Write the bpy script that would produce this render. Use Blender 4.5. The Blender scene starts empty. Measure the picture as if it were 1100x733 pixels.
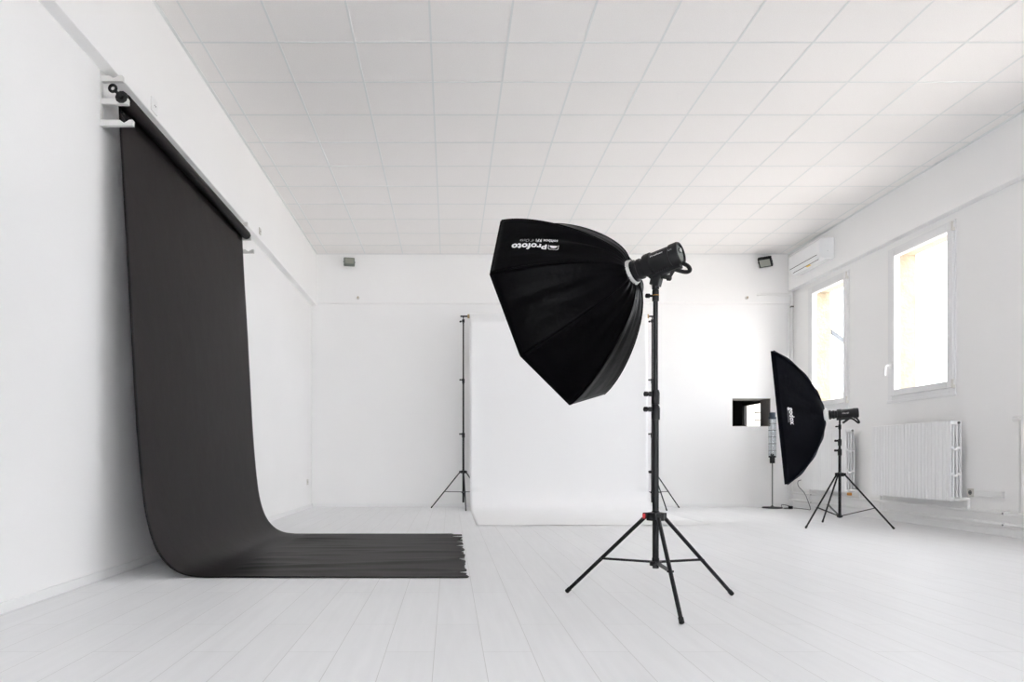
import bpy, math, random
import numpy as np
from mathutils import Vector, Matrix, noise

random.seed(4)
S = bpy.context.scene
COL = S.collection
PI = math.pi

# ------------------------------------------------------------------ camera
CAM_H = 0.757
FPX = 780.0
cd = bpy.data.cameras.new('camera')
cd.sensor_width = 36.0
cd.lens = 36.0 * FPX / 1100.0
cd.shift_x = (550 - 483) / 1100.0
cd.shift_y = (494 - 366.5) / 1100.0
cd.clip_start = 0.05
cd.clip_end = 300
cam = bpy.data.objects.new('camera', cd)
cam.location = (0, 0, CAM_H)
cam.rotation_euler = (PI / 2, 0, 0)
COL.objects.link(cam)
S.camera = cam

# ------------------------------------------------------------------ world / exposure
W = bpy.data.worlds.new('sky')
S.world = W
W.use_nodes = True
bg = W.node_tree.nodes['Background']
bg.inputs['Color'].default_value = (0.96, 0.965, 1.02, 1)
bg.inputs['Strength'].default_value = 11.0
sl = bpy.data.lights.new('sun', 'SUN')
sl.energy = 60.0
sl.angle = math.radians(1.0)
sl.color = (1.0, 0.985, 0.97)
sun = bpy.data.objects.new('sun', sl)
sun.rotation_euler = (math.radians(-12), math.radians(-32), 0)   # high sun coming over the roof from the left
sun.location = (-5, 5, 20)
COL.objects.link(sun)
S.view_settings.view_transform = 'Standard'
S.view_settings.look = 'None'
S.view_settings.gamma = 1
S.view_settings.use_curve_mapping = False
S.view_settings.exposure = 0.25
S.cycles.max_bounces = 14
S.cycles.diffuse_bounces = 9
S.cycles.glossy_bounces = 5
S.cycles.transparent_max_bounces = 12
S.cycles.sample_clamp_indirect = 6
S.cycles.caustics_reflective = False
S.cycles.caustics_refractive = False

# room numbers (metres; camera at x=0, y=0)
XL, XR = -2.205, 5.49            # side walls
YB, YF = 11.61, -6.0             # back wall, wall behind the camera
ZC = 4.035                       # ceiling
WIN_R = [(9.97, 11.10), (7.87, 9.08), (5.30, 6.50)]
WZ0, WZ1 = 1.49, 3.37
WIN_FILL = [(-0.4, 1.4), (2.3, 4.1)]  # unseen windows behind the camera, added to even out the light
FZ0, FZ1 = 0.4, 3.3


def daylight(name, loc, rot, sx, sy):
    """daylight coming through a window opening, guided by a portal"""
    l = bpy.data.lights.new(name, 'AREA')
    l.shape = 'RECTANGLE'
    l.size, l.size_y = sx, sy
    l.cycles.is_portal = True
    o = bpy.data.objects.new(name, l)
    o.location = loc
    o.rotation_euler = rot
    COL.objects.link(o)


for y0, y1 in WIN_R:
    daylight('window_daylight', (XR + 0.31, (y0 + y1) / 2, (WZ0 + WZ1) / 2), (0, PI / 2, 0), WZ1 - WZ0, y1 - y0)
for x0, x1 in WIN_FILL:  # portals of the added fill windows
    daylight('window_daylight', ((x0 + x1) / 2, YF - 0.22, (FZ0 + FZ1) / 2), (PI / 2, 0, PI), x1 - x0, FZ1 - FZ0)


# ------------------------------------------------------------------ materials
def mat(name, col, rough=0.5, metal=0.0, spec=0.5, bump=None, var=None, coat=0, sheen=0):
    m = bpy.data.materials.new(name)
    m.use_nodes = True
    nt = m.node_tree
    b = nt.nodes['Principled BSDF']
    b.inputs['Base Color'].default_value = (*col, 1)
    b.inputs['Roughness'].default_value = rough
    b.inputs['Metallic'].default_value = metal
    b.inputs['Specular IOR Level'].default_value = spec
    if coat:
        b.inputs['Coat Weight'].default_value = coat
    if sheen:
        b.inputs['Sheen Weight'].default_value = sheen
    geo = nt.nodes.new('ShaderNodeNewGeometry')
    if var:
        scale, amt = var
        n = nt.nodes.new('ShaderNodeTexNoise')
        n.inputs['Scale'].default_value = scale
        n.inputs['Detail'].default_value = 4
        nt.links.new(geo.outputs['Position'], n.inputs['Vector'])
        r = nt.nodes.new('ShaderNodeValToRGB')
        r.color_ramp.elements[0].position = 0.3
        r.color_ramp.elements[1].position = 0.7
        r.color_ramp.elements[0].color = (*[c * (1 - amt) for c in col], 1)
        r.color_ramp.elements[1].color = (*[min(1, c * (1 + amt)) for c in col], 1)
        nt.links.new(n.outputs['Fac'], r.inputs['Fac'])
        nt.links.new(r.outputs['Color'], b.inputs['Base Color'])
    if bump:
        scale, strength, dist = bump
        n = nt.nodes.new('ShaderNodeTexNoise')
        n.inputs['Scale'].default_value = scale
        n.inputs['Detail'].default_value = 5
        nt.links.new(geo.outputs['Position'], n.inputs['Vector'])
        bp = nt.nodes.new('ShaderNodeBump')
        bp.inputs['Strength'].default_value = strength
        bp.inputs['Distance'].default_value = dist
        nt.links.new(n.outputs['Fac'], bp.inputs['Height'])
        nt.links.new(bp.outputs['Normal'], b.inputs['Normal'])
    return m


M_wall = mat('white_plaster', (0.925, 0.92, 0.915), 0.85, spec=0.2, bump=(60, 0.12, 0.004), var=(0.8, 0.012))
M_trim = mat('white_paint', (0.89, 0.89, 0.885), 0.55, spec=0.35)
M_pvc = mat('white_pvc', (0.83, 0.83, 0.835), 0.3)
M_rad = mat('radiator_enamel', (0.90, 0.90, 0.905), 0.38, bump=(90, 0.05, 0.002))
M_pipe = mat('painted_pipe', (0.88, 0.88, 0.87), 0.4)
M_black = mat('black_metal', (0.006, 0.006, 0.007), 0.35, spec=0.3)
M_plastic = mat('black_plastic', (0.005, 0.005, 0.006), 0.42, spec=0.3, bump=(300, 0.1, 0.001))
M_knob = mat('black_rubber', (0.006, 0.006, 0.006), 0.6, spec=0.3)
M_fabric = mat('black_nylon', (0.0012, 0.0011, 0.0015), 0.34, spec=0.035, bump=(14, 0.35, 0.012))
M_fabric2 = mat('navy_black_nylon', (0.0018, 0.0022, 0.0045), 0.42, spec=0.05, bump=(12, 0.35, 0.012))
M_piping = mat('highlit_navy_piping', (0.008, 0.010, 0.018), 0.3, spec=0.35, bump=(30, 0.5, 0.01))  # paler and bluer than the cloth: the piping's highlight put into its colour
M_diff = mat('white_diffusion_cloth', (0.85, 0.85, 0.85), 0.8)
M_silver = mat('brushed_aluminium', (0.72, 0.72, 0.70), 0.35, metal=0.6)
M_chrome = mat('chrome', (0.7, 0.7, 0.7), 0.2, metal=1.0)
M_print = mat('white_print', (0.80, 0.80, 0.80), 0.6)
M_print_grey = mat('grey_print', (0.30, 0.30, 0.31), 0.6)
M_red = mat('red_plastic', (0.55, 0.02, 0.03), 0.4)
M_brass = mat('brass', (0.35, 0.18, 0.05), 0.4, metal=1.0)
M_blackpaper = mat('black_background_paper', (0.0085, 0.0060, 0.0062), 0.5, spec=0.11, bump=(5, 0.12, 0.02))
M_blackpaper_under = mat('torn_paper_fibre', (0.5, 0.49, 0.48), 0.9)
M_whitepaper = mat('white_background_paper', (0.90, 0.90, 0.905), 0.7, spec=0.2)
M_card = mat('cardboard', (0.45, 0.33, 0.18), 0.8)
M_bracket = mat('cream_bracket', (0.70, 0.69, 0.67), 0.5)
M_stone = mat('beige_stone', (0.25, 0.205, 0.145), 0.9, bump=(25, 0.4, 0.02), var=(9, 0.18))
M_render = mat('pale_render', (0.42, 0.39, 0.35), 0.9, var=(1.5, 0.15))
M_roof = mat('slate_roof', (0.028, 0.032, 0.038), 0.7, var=(3, 0.1))
M_ground = mat('pale_paving', (0.57, 0.53, 0.495), 0.9, var=(0.7, 0.1))
M_dark = mat('charcoal_paint', (0.012, 0.011, 0.012), 0.8)
M_socket = mat('beige_plastic', (0.68, 0.66, 0.62), 0.4)
M_grey = mat('grey_metal', (0.16, 0.17, 0.16), 0.45)
M_greybox = mat('grey_green_enamel', (0.17, 0.19, 0.17), 0.5)
M_lampglass = mat('floodlight_glass', (0.30, 0.31, 0.27), 0.15)
M_yellow = mat('yellow_label', (0.80, 0.52, 0.06), 0.5)
M_orange = mat('orange_rust_label', (0.65, 0.28, 0.05), 0.6)
M_slot = mat('dark_slot', (0.03, 0.03, 0.03), 0.7)
M_ac = mat('white_gloss_plastic', (0.86, 0.87, 0.88), 0.25)
M_cord = mat('dark_cord', (0.05, 0.05, 0.055), 0.5)


def glass_mat(name, tint, refl):
    m = bpy.data.materials.new(name)
    m.use_nodes = True
    nt = m.node_tree
    nt.nodes.clear()
    out = nt.nodes.new('ShaderNodeOutputMaterial')
    mix = nt.nodes.new('ShaderNodeMixShader')
    lw = nt.nodes.new('ShaderNodeLayerWeight')   # thin pane: same reflectance from both sides
    lw.inputs['Blend'].default_value = 0.5
    pw = nt.nodes.new('ShaderNodeMath')
    pw.operation = 'POWER'
    pw.inputs[1].default_value = 5
    nt.links.new(lw.outputs['Facing'], pw.inputs[0])
    fr = nt.nodes.new('ShaderNodeMath')
    fr.operation = 'MULTIPLY_ADD'
    fr.inputs[1].default_value = 0.9
    fr.inputs[2].default_value = refl
    nt.links.new(pw.outputs[0], fr.inputs[0])
    tr = nt.nodes.new('ShaderNodeBsdfTransparent')
    tr.inputs['Color'].default_value = (*tint, 1)
    gl = nt.nodes.new('ShaderNodeBsdfGlossy')
    gl.inputs['Roughness'].default_value = 0.03
    nt.links.new(fr.outputs[0], mix.inputs[0])
    nt.links.new(tr.outputs[0], mix.inputs[1])
    nt.links.new(gl.outputs[0], mix.inputs[2])
    nt.links.new(mix.outputs[0], out.inputs['Surface'])
    return m


M_glass = glass_mat('window_glass', (0.97, 0.985, 0.98), 0.03)
M_acryl = glass_mat('clear_acrylic', (0.94, 0.955, 0.965), 0.04)


def floor_mat():
    m = bpy.data.materials.new('whitewashed_laminate')
    m.use_nodes = True
    nt = m.node_tree
    b = nt.nodes['Principled BSDF']
    geo = nt.nodes.new('ShaderNodeNewGeometry')
    mp = nt.nodes.new('ShaderNodeMapping')
    mp.inputs['Rotation'].default_value = (0, 0, PI / 2)
    mp.inputs['Location'].default_value = (0.3, 0.06, 0)
    nt.links.new(geo.outputs['Position'], mp.inputs['Vector'])
    br = nt.nodes.new('ShaderNodeTexBrick')
    br.offset = 0.37
    br.inputs['Scale'].default_value = 1.0
    br.inputs['Brick Width'].default_value = 1.28
    br.inputs['Row Height'].default_value = 0.192
    br.inputs['Mortar Size'].default_value = 0.0016
    br.inputs['Mortar Smooth'].default_value = 0.3
    br.inputs['Color1'].default_value = (0.81, 0.812, 0.822, 1)
    br.inputs['Color2'].default_value = (0.83, 0.832, 0.842, 1)
    br.inputs['Mortar'].default_value = (0.62, 0.615, 0.61, 1)
    nt.links.new(mp.outputs[0], br.inputs['Vector'])
    # wood grain
    mg = nt.nodes.new('ShaderNodeMapping')
    mg.inputs['Scale'].default_value = (26, 1.6, 1)
    nt.links.new(geo.outputs['Position'], mg.inputs['Vector'])
    ng = nt.nodes.new('ShaderNodeTexNoise')
    ng.inputs['Scale'].default_value = 1.0
    ng.inputs['Detail'].default_value = 6
    nt.links.new(mg.outputs[0], ng.inputs['Vector'])
    rr = nt.nodes.new('ShaderNodeMapRange')
    rr.inputs['To Min'].default_value = 0.93
    rr.inputs['To Max'].default_value = 1.04
    nt.links.new(ng.outputs['Fac'], rr.inputs['Value'])
    mx = nt.nodes.new('ShaderNodeMix')
    mx.data_type = 'RGBA'
    mx.blend_type = 'MULTIPLY'
    mx.inputs['Factor'].default_value = 1
    nt.links.new(br.outputs['Color'], mx.inputs['A'])
    nt.links.new(rr.outputs['Result'], mx.inputs['B'])
    nt.links.new(mx.outputs['Result'], b.inputs['Base Color'])
    b.inputs['Roughness'].default_value = 0.46
    b.inputs['Specular IOR Level'].default_value = 0.5
    bp = nt.nodes.new('ShaderNodeBump')
    bp.inputs['Strength'].default_value = 0.12
    bp.inputs['Distance'].default_value = 0.003
    nt.links.new(ng.outputs['Fac'], bp.inputs['Height'])
    nt.links.new(bp.outputs['Normal'], b.inputs['Normal'])
    return m


M_floor = floor_mat()
M_tile = mat('mineral_ceiling_tile', (0.925, 0.905, 0.89), 0.9, spec=0.1, bump=(220, 0.25, 0.003), var=(140, 0.03))
M_tbar = mat('ceiling_grid_enamel', (0.80, 0.815, 0.81), 0.35, spec=0.5)


# ------------------------------------------------------------------ mesh builder
ORIG = {}


def basis(d):
    d = Vector(d).normalized()
    a = Vector((0, 0, 1)) if abs(d.z) < 0.95 else Vector((1, 0, 0))
    u = d.cross(a).normalized()
    v = u.cross(d).normalized()
    return d, u, v


class MB:
    def __init__(self):
        self.v = []
        self.f = []

    def add(self, vs, fs):
        n = len(self.v)
        self.v += [Vector(p) for p in vs]
        self.f += [tuple(i + n for i in f) for f in fs]
        return self

    def box(self, lo, hi):
        x0, y0, z0 = lo
        x1, y1, z1 = hi
        vs = [(x0, y0, z0), (x1, y0, z0), (x1, y1, z0), (x0, y1, z0), (x0, y0, z1), (x1, y0, z1), (x1, y1, z1), (x0, y1, z1)]
        return self.add(vs, [(0, 3, 2, 1), (4, 5, 6, 7), (0, 1, 5, 4), (1, 2, 6, 5), (2, 3, 7, 6), (3, 0, 4, 7)])

    def obox(self, c, ax, ay, az, hx, hy, hz):
        c = Vector(c)
        ax, ay, az = [Vector(a).normalized() for a in (ax, ay, az)]
        vs = []
        for sz in (-1, 1):
            for sx, sy in ((-1, -1), (1, -1), (1, 1), (-1, 1)):
                vs.append(c + ax * hx * sx + ay * hy * sy + az * hz * sz)
        return self.add(vs, [(0, 3, 2, 1), (4, 5, 6, 7), (0, 1, 5, 4), (1, 2, 6, 5), (2, 3, 7, 6), (3, 0, 4, 7)])

    def lathe(self, o, d, prof, seg=24, closed=True):
        """prof: list of (distance along d, radius)"""
        o = Vector(o)
        d, u, v = basis(d)
        vs = []
        fs = []
        for s, r in prof:
            for k in range(seg):
                a = 2 * PI * k / seg
                vs.append(o + d * s + (u * math.cos(a) + v * math.sin(a)) * r)
        for i in range(len(prof) - 1):
            for k in range(seg):
                a = i * seg + k
                b = i * seg + (k + 1) % seg
                fs.append((a, b, b + seg, a + seg))
        if closed:
            fs.append(tuple(range(seg))[::-1])
            fs.append(tuple((len(prof) - 1) * seg + k for k in range(seg)))
        return self.add(vs, fs)

    def tube(self, a, b, r0, r1=None, seg=14):
        a, b = Vector(a), Vector(b)
        return self.lathe(a, b - a, [(0, r0), ((b - a).length, r0 if r1 is None else r1)], seg)

    def path(self, pts, r, seg=10):
        pts = [Vector(p) for p in pts]
        vs = []
        fs = []
        up = None
        n = len(pts)
        for i, p in enumerate(pts):
            t = (pts[min(i + 1, n - 1)] - pts[max(i - 1, 0)]).normalized()
            if up is None:
                _, u, v = basis(t)
            else:
                u = (up - t * up.dot(t)).normalized()
                v = t.cross(u)
            up = u
            v = t.cross(u)
            rr = r[i] if isinstance(r, (list, tuple)) else r
            for k in range(seg):
                a = 2 * PI * k / seg
                vs.append(p + (u * math.cos(a) + v * math.sin(a)) * rr)
        for i in range(n - 1):
            for k in range(seg):
                a = i * seg + k
                b = i * seg + (k + 1) % seg
                fs.append((a, b, b + seg, a + seg))
        fs.append(tuple(range(seg))[::-1])
        fs.append(tuple((n - 1) * seg + k for k in range(seg)))
        return self.add(vs, fs)

    def grid(self, P):
        """P[i][j] points"""
        n, m = len(P), len(P[0])
        vs = [p for row in P for p in row]
        fs = [(i * m + j, i * m + j + 1, (i + 1) * m + j + 1, (i + 1) * m + j) for i in range(n - 1) for j in range(m - 1)]
        return self.add(vs, fs)

    def build(self, name, material, parent=None, loc=None, bevel=0, smooth=True, solid=0, angle=35):
        me = bpy.data.meshes.new(name)
        if parent is not None:
            org = ORIG[parent.name]
        else:
            org = Vector(loc) if loc is not None else Vector((0, 0, 0))
        me.from_pydata([tuple(p - org) for p in self.v], [], self.f)
        me.validate()
        me.materials.append(material)
        if smooth:
            me.shade_smooth()
            me.set_sharp_from_angle(angle=math.radians(angle))
        o = bpy.data.objects.new(name, me)
        COL.objects.link(o)
        if parent is not None:
            o.parent = parent
        else:
            o.location = org
        ORIG[o.name] = org
        if solid:
            md = o.modifiers.new('thickness', 'SOLIDIFY')
            md.thickness = solid
            md.offset = 0
        if bevel:
            md = o.modifiers.new('bevel', 'BEVEL')
            md.width = bevel
            md.segments = 2
            md.limit_method = 'ANGLE'
            md.angle_limit = math.radians(40)
        return o


def thing(name, loc, label, cat, group=None):
    o = bpy.data.objects.new(name, None)
    o.empty_display_size = 0.1
    o.location = loc
    COL.objects.link(o)
    ORIG[o.name] = Vector(loc)
    return tag(o, label, cat, group)


def tag(o, label, cat, group=None):
    o['label'] = label
    o['category'] = cat
    if group:
        o['group'] = group
    return o


def struct(o, label=None):
    o['kind'] = 'structure'
    if label:
        o['label'] = label
    return o


def smoothpath(pts, n=8):
    """Catmull-Rom through pts"""
    pts = [Vector(p) for p in pts]
    q = [pts[0] * 2 - pts[1]] + pts + [pts[-1] * 2 - pts[-2]]
    out = []
    for i in range(1, len(q) - 2):
        for k in range(n):
            t = k / n
            a, b, c, d = q[i - 1], q[i], q[i + 1], q[i + 2]
            out.append(0.5 * ((2 * b) + (c - a) * t + (2 * a - 5 * b + 4 * c - d) * t * t + (3 * b - a - 3 * c + d) * t ** 3))
    out.append(pts[-1])
    return out


def text2d(body, bold=0.0, sx=1.0, shear=0.0):
    """triangulated outline of the writing, cap height about 0.7, starting at x=0"""
    cu = bpy.data.curves.new('t', 'FONT')
    cu.body = body
    cu.offset = bold
    cu.shear = shear
    cu.space_character = 1.0 + bold * 1.5
    cu.resolution_u = 3
    ob = bpy.data.objects.new('t', cu)
    COL.objects.link(ob)
    bpy.context.view_layer.update()
    dg = bpy.context.evaluated_depsgraph_get()
    me = ob.evaluated_get(dg).to_mesh()
    vs = [(v.co.x * sx, v.co.y) for v in me.vertices]
    fs = [tuple(p.vertices) for p in me.polygons]
    ob.evaluated_get(dg).to_mesh_clear()
    bpy.data.objects.remove(ob)
    bpy.data.curves.remove(cu)
    x0 = min(v[0] for v in vs)
    return [(x - x0, y) for x, y in vs], fs


# ------------------------------------------------------------------ room shell
struct(MB().box((XL - 0.3, YF - 0.3, -0.2), (XR + 0.02, YB + 0.02, 0)).build('floor', M_floor, smooth=False))
struct(MB().box((XL - 0.3, YF - 0.3, ZC), (XR + 0.26, YB + 0.3, ZC + 0.15)).build('ceiling', M_tile, smooth=False))
g = MB()
x = -0.146 - 0.6 * 3
while x < 5.4:
    g.box((x - 0.008, YF, ZC - 0.003), (x + 0.008, YB - 0.04, ZC + 0.002))
    x += 0.6
y = 5.70 - 0.6 * 16
while y < YB - 0.1:
    g.box((-2.12, y - 0.008, ZC - 0.0033), (5.40, y + 0.008, ZC + 0.002))
    y += 0.6
# wall angle all round
g.box((-2.125, YF, ZC - 0.006), (-2.095, YB - 0.04, ZC)).box((5.37, YF, ZC - 0.006), (5.40, YB - 0.04, ZC))
g.box((-2.12, YB - 0.065, ZC - 0.0065), (5.40, YB - 0.04, ZC))
struct(g.build('trim_1', M_tbar, smooth=False), 'suspended ceiling grid')

struct(MB().box((XL - 0.25, YF - 0.25, -0.05), (XL, YB + 0.38, ZC + 0.05)).build('wall_left', M_wall, smooth=False))
struct(MB().box((XL - 0.01, YF, 3.22), (-2.12, YB + 0.02, ZC + 0.02)).build('trim_2', M_wall, smooth=False, bevel=0.006), 'plastered beam along left wall')
# back wall with the hatch
HX0, HX1, HZ0, HZ1 = 4.52, 5.13, 1.29, 1.735
g = MB()
YB2 = YB + 0.37
g.box((XL, YB, -0.05), (HX0, YB2, ZC + 0.05)).box((HX1, YB, -0.05), (XR + 0.2, YB2, ZC + 0.05))
g.box((HX0, YB, -0.05), (HX1, YB2, HZ0)).box((HX0, YB, HZ1), (HX1, YB2, ZC + 0.05))
struct(g.build('wall_back', M_wall, smooth=False))
struct(MB().box((-2.13, YB - 0.035, 3.25), (5.41, YB + 0.01, ZC + 0.02)).build('trim_3', M_wall, smooth=False, bevel=0.006), 'plastered beam along back wall')
struct(MB().box((XR - 0.09, YF, 3.445), (XR + 0.01, YB + 0.02, ZC + 0.02)).build('trim_4', M_wall, smooth=False, bevel=0.006), 'plastered beam along right wall')

M_hatch = mat('hatch_grey', (0.22, 0.21, 0.20), 0.8)  # flat grey for the inner faces of the hatch
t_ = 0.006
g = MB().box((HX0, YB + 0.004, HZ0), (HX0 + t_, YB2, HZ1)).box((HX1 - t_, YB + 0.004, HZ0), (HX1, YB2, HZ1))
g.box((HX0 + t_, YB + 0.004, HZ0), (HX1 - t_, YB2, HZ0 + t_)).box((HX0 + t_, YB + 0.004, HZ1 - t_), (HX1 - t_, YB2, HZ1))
struct(g.build('trim_5', M_hatch, smooth=False), 'grey inner faces of the hatch in the back wall')

# adjoining room window in the same outer wall
AW = (12.15, 13.62)
AZ0, AZ1 = 0.7, 1.80


def pierced(mb, x0, x1, ya, yb, z0, z1, holes):
    """wall slab along y with rectangular holes (y0,y1,za,zb) sorted"""
    y = ya
    for (h0, h1, za, zb) in sorted(holes):
        mb.box((x0, y, z0), (x1, h0, z1))
        mb.box((x0, h0, z0), (x1, h1, za))
        mb.box((x0, h0, zb), (x1, h1, z1))
        y = h1
    mb.box((x0, y, z0), (x1, yb, z1))
    return mb


holes = [(a, b, WZ0, WZ1) for a, b in WIN_R]
struct(pierced(MB(), XR, XR + 0.06, YF - 0.25, YB + 0.02, -0.05, ZC + 0.05, holes).build('wall_right', M_wall, smooth=False))
holes2 = [(a + 0.07, b - 0.07, WZ0 + 0.06, WZ1 - 0.07) for a, b in WIN_R] + [(AW[0] - 0.1, AW[1] + 0.5, AZ0 - 0.1, AZ1 + 0.2)]
struct(pierced(MB(), XR + 0.06, XR + 0.30, YF - 0.25, 15.2, -0.3, ZC + 0.4, holes2).build('wall_outer', M_stone, smooth=False))
# wall behind the camera; its two wide windows are unseen, added as fill light
g = MB()
xs = [XL] + [v for w in WIN_FILL for v in w] + [XR]
for i in range(0, len(xs), 2):
    g.box((xs[i], YF - 0.2, -0.05), (xs[i + 1], YF, ZC + 0.05))
for a, b in WIN_FILL:
    g.box((a, YF - 0.2, -0.05), (b, YF, FZ0)).box((a, YF - 0.2, FZ1), (b, YF, ZC + 0.05))
struct(g.build('wall_front', M_wall, smooth=False))

# baseboards
struct(MB().box((XL, YF, 0), (XL + 0.014, YB, 0.055)).build('baseboard_left', M_trim, smooth=False, bevel=0.003))
struct(MB().box((XL + 0.014, YB - 0.014, 0), (XR - 0.014, YB, 0.055)).build('baseboard_back', M_trim, smooth=False, bevel=0.003))
struct(MB().box((XR - 0.014, YF, 0), (XR, YB, 0.07)).build('baseboard_right', M_trim, smooth=False, bevel=0.003))

# adjoining dark room seen through the hatch
g = MB()
g.box((2.5, 15.0, -0.1), (XR + 0.06, 15.2, 3.0)).box((2.3, YB2, -0.1), (2.5, 15.2, 3.0))
g.box((2.3, YB2, 2.9), (XR + 0.06, 15.2, 3.1)).box((2.3, YB2, -0.2), (XR + 0.06, 15.2, 0.0))
pierced(g, XR, XR + 0.06, YB2, 15.0, 0, 2.95, [(AW[0], AW[1], AZ0, AZ1)])
struct(g.build('wall_far', M_dark, smooth=False), 'dark walls of the adjoining room')
w = struct(MB().box((XR + 0.02, AW[0], AZ0), (XR + 0.07, AW[0] + 0.04, AZ1)).box((XR + 0.02, AW[1] - 0.04, AZ0), (XR + 0.07, AW[1], AZ1))
           .box((XR + 0.02, AW[0] + 0.04, AZ0), (XR + 0.07, AW[1] - 0.04, AZ0 + 0.04)).box((XR + 0.02, AW[0] + 0.04, AZ1 - 0.04), (XR + 0.07, AW[1] - 0.04, AZ1))
           .build('window_7', M_dark, smooth=False))
MB().box((XR + 0.045, AW[0] + 0.03, AZ0 + 0.03), (XR + 0.05, AW[1] - 0.03, AZ1 - 0.03)).build('pane', M_glass, w, smooth=False)


def window(n, y0, y1, z0, z1):
    # casing against the wall
    fx0, fx1 = XR - 0.012, XR + 0.07

    def ring(mb, a, b, c, d, t, x0, x1, tb=None):
        tb = t if tb is None else tb
        mb.box((x0, a, c), (x1, a + t, d)).box((x0, b - t, c), (x1, b, d))
        mb.box((x0, a + t, c), (x1, b - t, c + tb)).box((x0, a + t, d - t), (x1, b - t, d))
        return mb
    w = struct(ring(MB(), y0, y1, z0, z1, 0.092, fx0, fx1, 0.065).build('window_%d' % n, M_pvc, smooth=False, bevel=0.004))
    # sash stands proud of the casing; hinged on the near side
    s0, s1 = y0 + 0.012, y1 - 0.085
    sz0, sz1 = z0 + 0.05, z1 - 0.03
    ring(MB(), s0, s1, sz0, sz1, 0.086, XR - 0.038, XR + 0.035, 0.078).build('window_sash', M_pvc, w, bevel=0.007, smooth=False)
    MB().box((XR + 0.0, s0 + 0.06, sz0 + 0.07), (XR + 0.006, s1 - 0.06, sz1 - 0.06)).build('window_pane', M_glass, w, smooth=False)
    # sill strip below
    MB().box((XR - 0.02, y0 - 0.01, z0 - 0.035), (XR + 0.01, y1 + 0.01, z0)).build('window_sill', M_pvc, w, bevel=0.004, smooth=False)
    # handle on the far stile
    hy = s1 - 0.022
    hz = z0 + 0.43
    h = MB().box((XR - 0.052, hy - 0.016, hz - 0.035), (XR - 0.037, hy + 0.016, hz + 0.035))
    h.path(smoothpath([(XR - 0.05, hy, hz), (XR - 0.085, hy, hz), (XR - 0.098, hy + 0.012, hz - 0.02), (XR - 0.098, hy + 0.018, hz - 0.12)], 5), 0.0125)
    h.build('window_handle', M_trim, w, bevel=0.002)
    for zz in (sz0 + 0.0, sz1 - 0.09):
        hb = MB().tube((XR - 0.04, s0 - 0.008, zz), (XR - 0.04, s0 - 0.008, zz + 0.09), 0.011)
        hb.box((XR - 0.045, s0 - 0.014, zz - 0.004), (XR - 0.01, s0 + 0.004, zz + 0.03))
        hb.build('window_hinge', M_socket, w)
    return w


for i, (a, b) in enumerate(WIN_R):
    window(i + 1, a, b, WZ0, WZ1)
for k, (a, b) in enumerate(WIN_FILL):  # frames and panes of the added fill windows, out of view
    g = MB()
    for x0, x1 in ((a, a + 0.06), (b - 0.06, b), ((a + b) / 2 - 0.05, (a + b) / 2 + 0.05)):
        g.box((x0, YF - 0.1, FZ0), (x1, YF - 0.02, FZ1))
    for z0, z1 in ((FZ0, FZ0 + 0.06), (FZ1 - 0.06, FZ1)):
        g.box((a + 0.06, YF - 0.095, z0), (b - 0.06, YF - 0.025, z1))
    w = struct(g.build('window_%d' % (8 + k), M_pvc, smooth=False))
    MB().box((a + 0.05, YF - 0.06, FZ0 + 0.05), (b - 0.05, YF - 0.055, FZ1 - 0.05)).build('window_pane', M_glass, w, smooth=False)

# outside: paving and the neighbouring house
struct(MB().box((XR + 0.30, -25, -0.5), (60, 60, -0.3)).build('ground', M_ground, smooth=False))
b = thing('neighbour_house', (15.9, 26, -0.3), 'x', 'house')
b['label'] = 'pale rendered house with grey slate roof seen outside through the far window'
MB().box((13.9, 26.3, -0.3), (22, 33, 3.2)).build('facade', M_render, b, smooth=False)
g = MB()
A, B_, C_, D_ = (13.7, 26, 5.42), (17.5, 26, 2.76), (17.5, 28.4, 4.0), (13.7, 28.4, 6.75)
dn = Vector((0, 0, -0.22))
q = [Vector(p) for p in (A, B_, C_, D_)]
g.add(q + [p + dn for p in q], [(0, 1, 2, 3), (7, 6, 5, 4), (0, 4, 5, 1), (1, 5, 6, 2), (2, 6, 7, 3), (3, 7, 4, 0)])
g.build('roof', M_roof, b, smooth=False)
MB().box((13.7, 26.2, -0.3), (17.4, 28.3, 2.7)).build('porch_wall', M_render, b, smooth=False)
MB().box((9.5, 26.5, -0.3), (13.7, 32, 11)).build('tower_wall', M_render, b, smooth=False)
MB().box((9.4, 26.4, 11), (13.8, 32.1, 11.25)).build('parapet', M_render, b, smooth=False)


# ------------------------------------------------------------------ black background paper on the left wall
PY0, PY1 = 4.63, 7.385
prof = smoothpath([(-2.112, 0, 3.035), (-2.09, 0, 2.6), (-2.06, 0, 2.1), (-2.028, 0, 1.5), (-2.0, 0, 1.0), (-1.965, 0, 0.6), (-1.93, 0, 0.36),
                   (-1.875, 0, 0.19), (-1.80, 0, 0.085), (-1.71, 0, 0.028), (-1.60, 0, 0.007), (-1.45, 0, 0.004)], 5)
prof += [Vector((-1.45 + (1.45 + 0.115) * k / 60, 0, 0.004)) for k in range(1, 61)]
g = MB()
NJ = 70
rows = []
tear = []
for j in range(NJ + 1):
    t = j / NJ
    s = 0.020 * noise.noise(Vector((t * 9, 3.1, 0))) + 0.022 * noise.noise(Vector((t * 31, 1.1, 0)))
    tear.append(s)
cuts = {5: -0.05, 6: -0.045, 20: -0.03, 21: -0.02, 33: -0.02, 44: -0.035, 45: -0.02, 52: -0.055, 56: -0.04, 57: -0.015, 63: -0.075, 64: -0.05, 68: -0.05, 69: -0.06, 70: -0.07}
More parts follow.
